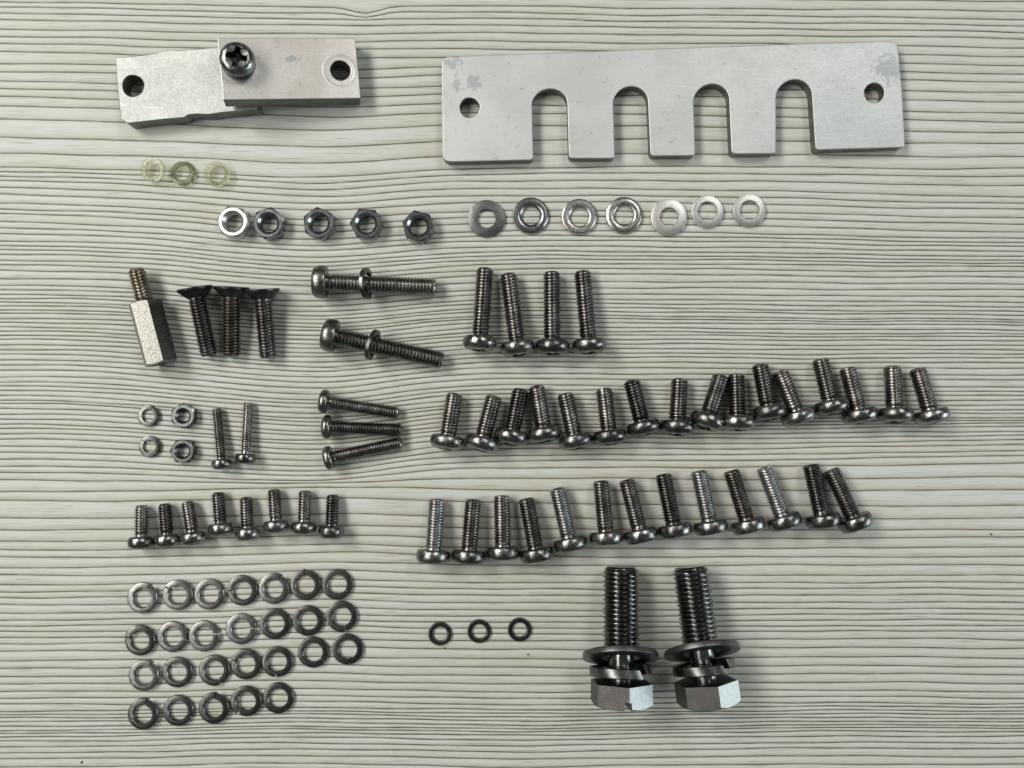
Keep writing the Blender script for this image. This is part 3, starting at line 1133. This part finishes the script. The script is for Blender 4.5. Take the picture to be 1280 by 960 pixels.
# ------------------------------------------------------------------ hex bolts with their washers
def hex_bolts():
    af, k = 15.0, 6.4
    seg = 72
    rc = af / 2 * 0.96

    side_sign = 1

    def head(slot):
        tags = ['c', 'c', 'c', 'h0', 'h1', 'c', 'c']
        P = [(0, 0), (3.2, 0), (7.1, 0), (8, -0.3), (8, -k + 0.4), (rc, -k), (0, -k)]

        def rfun(i, th, r, z):
            if tags[i] in ('h0', 'h1'):
                q = hex_rad(th + math.pi / 6, af)
                s = max(0, q - rc) * 0.58
                return q, (-0.35 if tags[i] == 'h0' else -k + s)
            return r, z
        V, F = lathe(P, seg, 'x', rfun)
        me = mesh_of('hex_head', V, F, M['hex'], 22)
        if slot:
            V, F = frustum(-k - 1, -k + 2.3, 1.1, 14, 0.9, 14)
            ca, sa = math.cos(R(slot)), math.sin(R(slot))
            V = [(x, ca * y - sa * z, sa * y + ca * z) for (x, y, z) in V]
            me = boolean(me, mesh_of('cut', V, F), 'slotted_hex_head')
            if not me.materials:
                me.materials.append(M['hex'])
        me.materials.append(M['scraped_lit'])
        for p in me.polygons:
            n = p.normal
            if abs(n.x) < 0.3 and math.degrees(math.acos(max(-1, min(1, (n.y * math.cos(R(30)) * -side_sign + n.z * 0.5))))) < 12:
                p.material_index = 1  # flat turned to the window carries the painted light
        return me
    spec = [((776.1, 708.3), (776.7, 881.5), -23, (775.6, 819.9), (775.6, 838.5), 0),
            ((862.2, 707.2), (886.0, 881.5), -20, (877.5, 813.7), (879.8, 834.3), 1)]
    L = mean_len([(s[0], s[1]) for s in spec], 4.5, 10, k)
    neck_len = 8.5
    V, F = thread(L, 5.0, 1.22, x0=neck_len, seg=32, neck=3.3, chamf=1.1)
    sh = mesh_of('bolt_shank', V, F, M['bolt_thread'], 40)
    fw = flat_washer_mesh('big_flat_washer', 10.3, 5.4, 1.6, M['washer_dark'], ch=0.25, seg=72)
    sp = split_mesh('big_spring_washer', 8.5, 5.0, 2.8, M['split'], rise=-1.5, gap=9, slant=-0.3, seg=72, bev=0.3, axis='x')
    for i, (t, e, spin, wf, ws, j) in enumerate(spec):
        side = ['left', 'right'][i]
        ax_w = 8.35                      # axis height where the flat washer carries the bolt
        xw = 9.0
        f = math.atan((ax_w - 4.9) / (L - xw))
        h0 = ax_w + xw * math.sin(f)
        T, f, h0, o, d = lay_screw('hex_bolt', head(28 if i == 0 else 0), sh, L, k, t, e, R(spin),
                                   'large hex-head bolt with thick thread, %s of the two' % side, 'bolt', 'two large hex bolts', pose=(f, h0))
        az = math.atan2(d[1], d[0])
        tau = R(29)
        cz = 10.3 * math.cos(tau) + 0.8 * math.sin(tau)
        c = inv(*wf, cz)
        # washer face points along the axis, its top leaning towards the tip
        rot = Matrix.Rotation(az, 3, 'Z') @ Matrix.Rotation(R(90) + tau, 3, 'Y')
        m0 = rot @ Vector((0, 0, -0.8))
        w = obj('flat_washer', fw, None, (c[0] + m0.x, c[1] + m0.y, cz + m0.z), rot.to_euler())
        tag(w, 'large dark flat washer leaning on the %s hex bolt' % side, 'washer', 'flat washers on the hex bolts')
        tau2 = R(17)
        cz2 = 8.5 * math.cos(tau2) + 1.8 * math.sin(tau2)
        c2 = inv(*ws, cz2)
        rot2 = Matrix.Rotation(az, 3, 'Z') @ Matrix.Rotation(tau2, 3, 'Y') @ Matrix.Rotation(R(128 - 4 * i), 3, 'X')
        w2 = obj('split_washer', sp, None, (c2[0], c2[1], cz2), rot2.to_euler())
        tag(w2, 'large split spring washer next to the head of the %s hex bolt' % side, 'washer', 'spring washers on the hex bolts')


hex_bolts()

# ------------------------------------------------------------------ nuts
NUT = nut_mesh('hex_nut', 8.05, 3.9, 2.45, M['nut'])
NUT_B = nut_mesh('bright_hex_nut', 8.05, 3.9, 2.45, M['nut_bright'])
nuts = [(290.6, 276.9, -10), (335, 278.8, 18), (398.1, 278.8, -24), (457.5, 279.4, -3), (522.5, 282.5, -16)]
for i, (x, y, a) in enumerate(nuts):
    c = inv(x, y, 3.9)
    o = obj('hex_nut', NUT_B if i == 0 else NUT, None, (c[0], c[1], 0), (0, 0, R(a - 30)))
    tag(o, '%s steel hex nut, %s in the row of five' % ('bright-faced' if i == 0 else 'dark shiny', nth(i, 5)), 'nut', 'row of five hex nuts')
NUT2 = nut_mesh('small_hex_nut', 6.3, 2.5, 1.75, M['nut_dull'], 0.6, 48)
for i, (x, y, a) in enumerate([(228.4, 519.8, 32), (227.7, 564.0, -2)]):
    c = inv(x, y, 2.5)
    o = obj('hex_nut', NUT2, None, (c[0], c[1], 0), (0, 0, R(a - 30)))
    tag(o, 'small steel hex nut beside the thin screws, %s of the two' % ['upper', 'lower'][i], 'nut', 'two small hex nuts')

# ------------------------------------------------------------------ flat washers
FW = [(608.1, 273.0, 5.25, 2.6, 1.0, 'washer_dark', 0.15, 0.0, 'dull grey'), (663.5, 269.2, 5.2, 2.6, 1.1, 'washer_black', 0.45, 0.35, 'dark polished rounded'),
      (724.2, 270.4, 5.1, 2.7, 1.2, 'washer_mid', 0.5, 0.1, 'worn steel'), (780.2, 268.6, 5.2, 2.75, 1.2, 'washer_mid', 0.5, 0.1, 'worn steel'),
      (836.2, 271.0, 5.1, 2.6, 1.25, 'washer_bright', 0.16, 0.0, 'bright scratched'), (884.3, 264.0, 4.55, 2.7, 1.2, 'washer_bright', 0.16, 0.0, 'bright small'),
      (936.8, 262.5, 4.6, 2.7, 1.2, 'washer_bright', 0.16, 0.0, 'bright small')]
for i, (x, y, ro, ri, t, m, ch, dome, how) in enumerate(FW):
    me = flat_washer_mesh('flat_washer', ro, ri, t, M[m], ch, dome)
    c = inv(x, y, t)
    o = obj('flat_washer', me, None, (c[0], c[1], 0), (0, 0, random.uniform(0, 6.28)))
    tag(o, '%s flat washer, %s in the row of seven' % (how, nth(i, 7)), 'washer', 'row of seven flat washers')

# ------------------------------------------------------------------ split lock washers
TB = (145, 700, 4.0)
SPLIT = [
    [(131, 190, 55), (307, 175, 140), (465, 172, 20), (630, 153, 175), (788, 143, 57), (946, 125, 90), (1105, 123, -38)],
    [(118, 402, 160), (280, 385, -15), (438, 381, 8), (624, 345, 3), (793, 320, -60), (958, 305, -120), (1128, 283, -75)],
    [(138, 578, 55), (305, 562, 140), (490, 552, -65), (648, 522, 157), (805, 510, -98), (984, 463, -42), (1157, 448, -83)],
    [(134, 772, 70), (308, 755, -30), (488, 742, 80), (650, 707, -125), (810, 692, -60)]]
ROWN = ['top', 'second', 'third', 'bottom']
SPM = [split_mesh('lock_washer', 4.32, 2.68, 1.15, M['split'], rise=r, gap=g, bev=0.2) for r, g in ((0.45, 8), (0.65, 12), (0.2, 4))]
SPL = [split_mesh('lit_tone_lock_washer', 4.32, 2.68, 1.15, M['split_lit'], rise=r, gap=g, bev=0.2) for r, g in ((0.45, 8), (0.65, 12), (0.2, 4))]
subtle = {(1, 1), (1, 4), (1, 5), (3, 1), (3, 4), (2, 5), (0, 6), (2, 6)}
wide = {(0, 0), (0, 1), (1, 0), (2, 0), (3, 0), (3, 2), (0, 4), (3, 3)}
pale = {(0, 0), (0, 1), (0, 2), (1, 1), (1, 2), (1, 3), (2, 0), (0, 4)}  # washers whose lamp reflection is painted in as a paler tone


def clock(a):
    a %= 360
    return ['right', 'upper right', 'top', 'upper left', 'left', 'lower left', 'bottom', 'lower right'][int((a + 22.5) // 45) % 8]


for r, row in enumerate(SPLIT):
    for i, (zx, zy, a) in enumerate(row):
        x, y = TB[0] + zx / TB[2], TB[1] + zy / TB[2]
        c = inv(x, y, 1.3)
        me = (SPL if (r, i) in pale else SPM)[2 if (r, i) in subtle else 1 if (r, i) in wide else 0]
        o = obj('split_washer', me, None, (c[0], c[1], 0), (0, 0, R(a)))
        tag(o, 'lock washer, %s in the %s of four rows, cut at %s' % (nth(i, len(row)), ROWN[r], clock(a)), 'washer', 'four rows of lock washers')
SPS = split_mesh('small_lock_washer', 3.05, 1.78, 0.85, M['split'], rise=0.35, gap=8, bev=0.14)
for i, (x, y, a) in enumerate([(185.3, 519.8, 62), (186.7, 558.2, 132)]):
    c = inv(x, y, 1.0)
    o = obj('split_washer', SPS, None, (c[0], c[1], 0), (0, 0, R(a)))
    tag(o, 'small split lock washer left of the small nuts, %s of the two' % ['upper', 'lower'][i], 'washer', 'two small lock washers')


# thin black rings
def ring_washers():
    ro, ri, t = 3.3, 2.05, 0.9
    P = [(ri, 0.15), (ri + 0.15, 0), (ro - 0.1, 0), (ro, 0.12), (ro, t - 0.2), (ro - 0.08, t - 0.05), (ro - 0.22, t), (ri + 0.28, t - 0.06), (ri + 0.08, t - 0.14), (ri, t - 0.28)]
    V, F = lathe(P, 48, 'z', closed=True)
    me = mesh_of('ring_washer', V, F, M['ring'], 35)
    for i, (x, y) in enumerate([(549.8, 792.5), (598.8, 789.4), (649.4, 787.3)]):
        c = inv(x, y, 0.9)
        o = obj('ring_washer', me, None, (c[0], c[1], 0), (0, 0, i * 2.1))
        tag(o, 'thin black ring washer, %s of the three in a row' % ['left', 'middle', 'right'][i], 'washer', 'three black ring washers')


ring_washers()


# clear plastic bushings
def bushings():
    P = [(2.3, 0.0), (3.45, 0.0), (3.52, 0.1), (3.52, 0.7), (3.4, 0.85), (3.0, 0.9), (2.9, 1.05), (2.85, 2.3), (2.75, 2.4), (2.35, 2.4), (2.3, 2.3)]
    V, F = lathe(P, 40, 'z', closed=True)
    me = mesh_of('plastic_bushing', V, F, M['plastic'], 35)
    spec = [(193.5, 213.0, (188, -9, 0), 'leftmost tipped one against its neighbour'), (227.2, 215.5, (0, 0, 20), 'middle one of the three'), (271.5, 218.0, (180, 0, 50), 'rightmost, standing alone')]
    v = verts_mm(me)
    for (x, y, rot, how) in spec:
        e = Euler([R(a) for a in rot])
        m = np.array(e.to_matrix())
        low = (v @ m.T)[:, 2].min()
        c = inv(x, y, 1.6)
        ctr = m @ np.array([0, 0, 1.2])
        o = obj('plastic_bushing', me, None, (c[0] - ctr[0], c[1] - ctr[1], -low), e)
        tag(o, 'clear yellowish plastic bushing, ' + how, 'bushing', 'three plastic bushings')


bushings()


# ------------------------------------------------------------------ crumbs on the table
def crumbs():
    spots = [(556, 810, 0.22, 'below the left black ring washer'), (660, 818, 0.26, 'below the right black ring washer'),
             (102, 953, 0.30, 'near the lower left corner of the table'), (1239, 668, 0.28, 'alone on the right side of the table')]
    for i, (x, y, r, where) in enumerate(spots):
        bm = bmesh.new()
        bmesh.ops.create_icosphere(bm, subdivisions=2, radius=r * MM)
        for v in bm.verts:
            q = 1 + 0.35 * math.sin(9000 * v.co.x + i) * math.cos(7000 * v.co.y + 2 * i)
            v.co = Vector((v.co.x * q * 0.7, v.co.y * q * 1.3, v.co.z * 0.6 + r * 0.6 * MM))
        me = bpy.data.meshes.new('crumb')
        bm.to_mesh(me)
        bm.free()
        me.materials.append(M['near_black'])
        c = inv(x, y, 0.2)
        o = obj('crumb', me, None, (c[0], c[1], 0), (0, 0, i * 1.3))
        tag(o, 'tiny dark crumb ' + where, 'crumb', 'crumbs on the table')


crumbs()
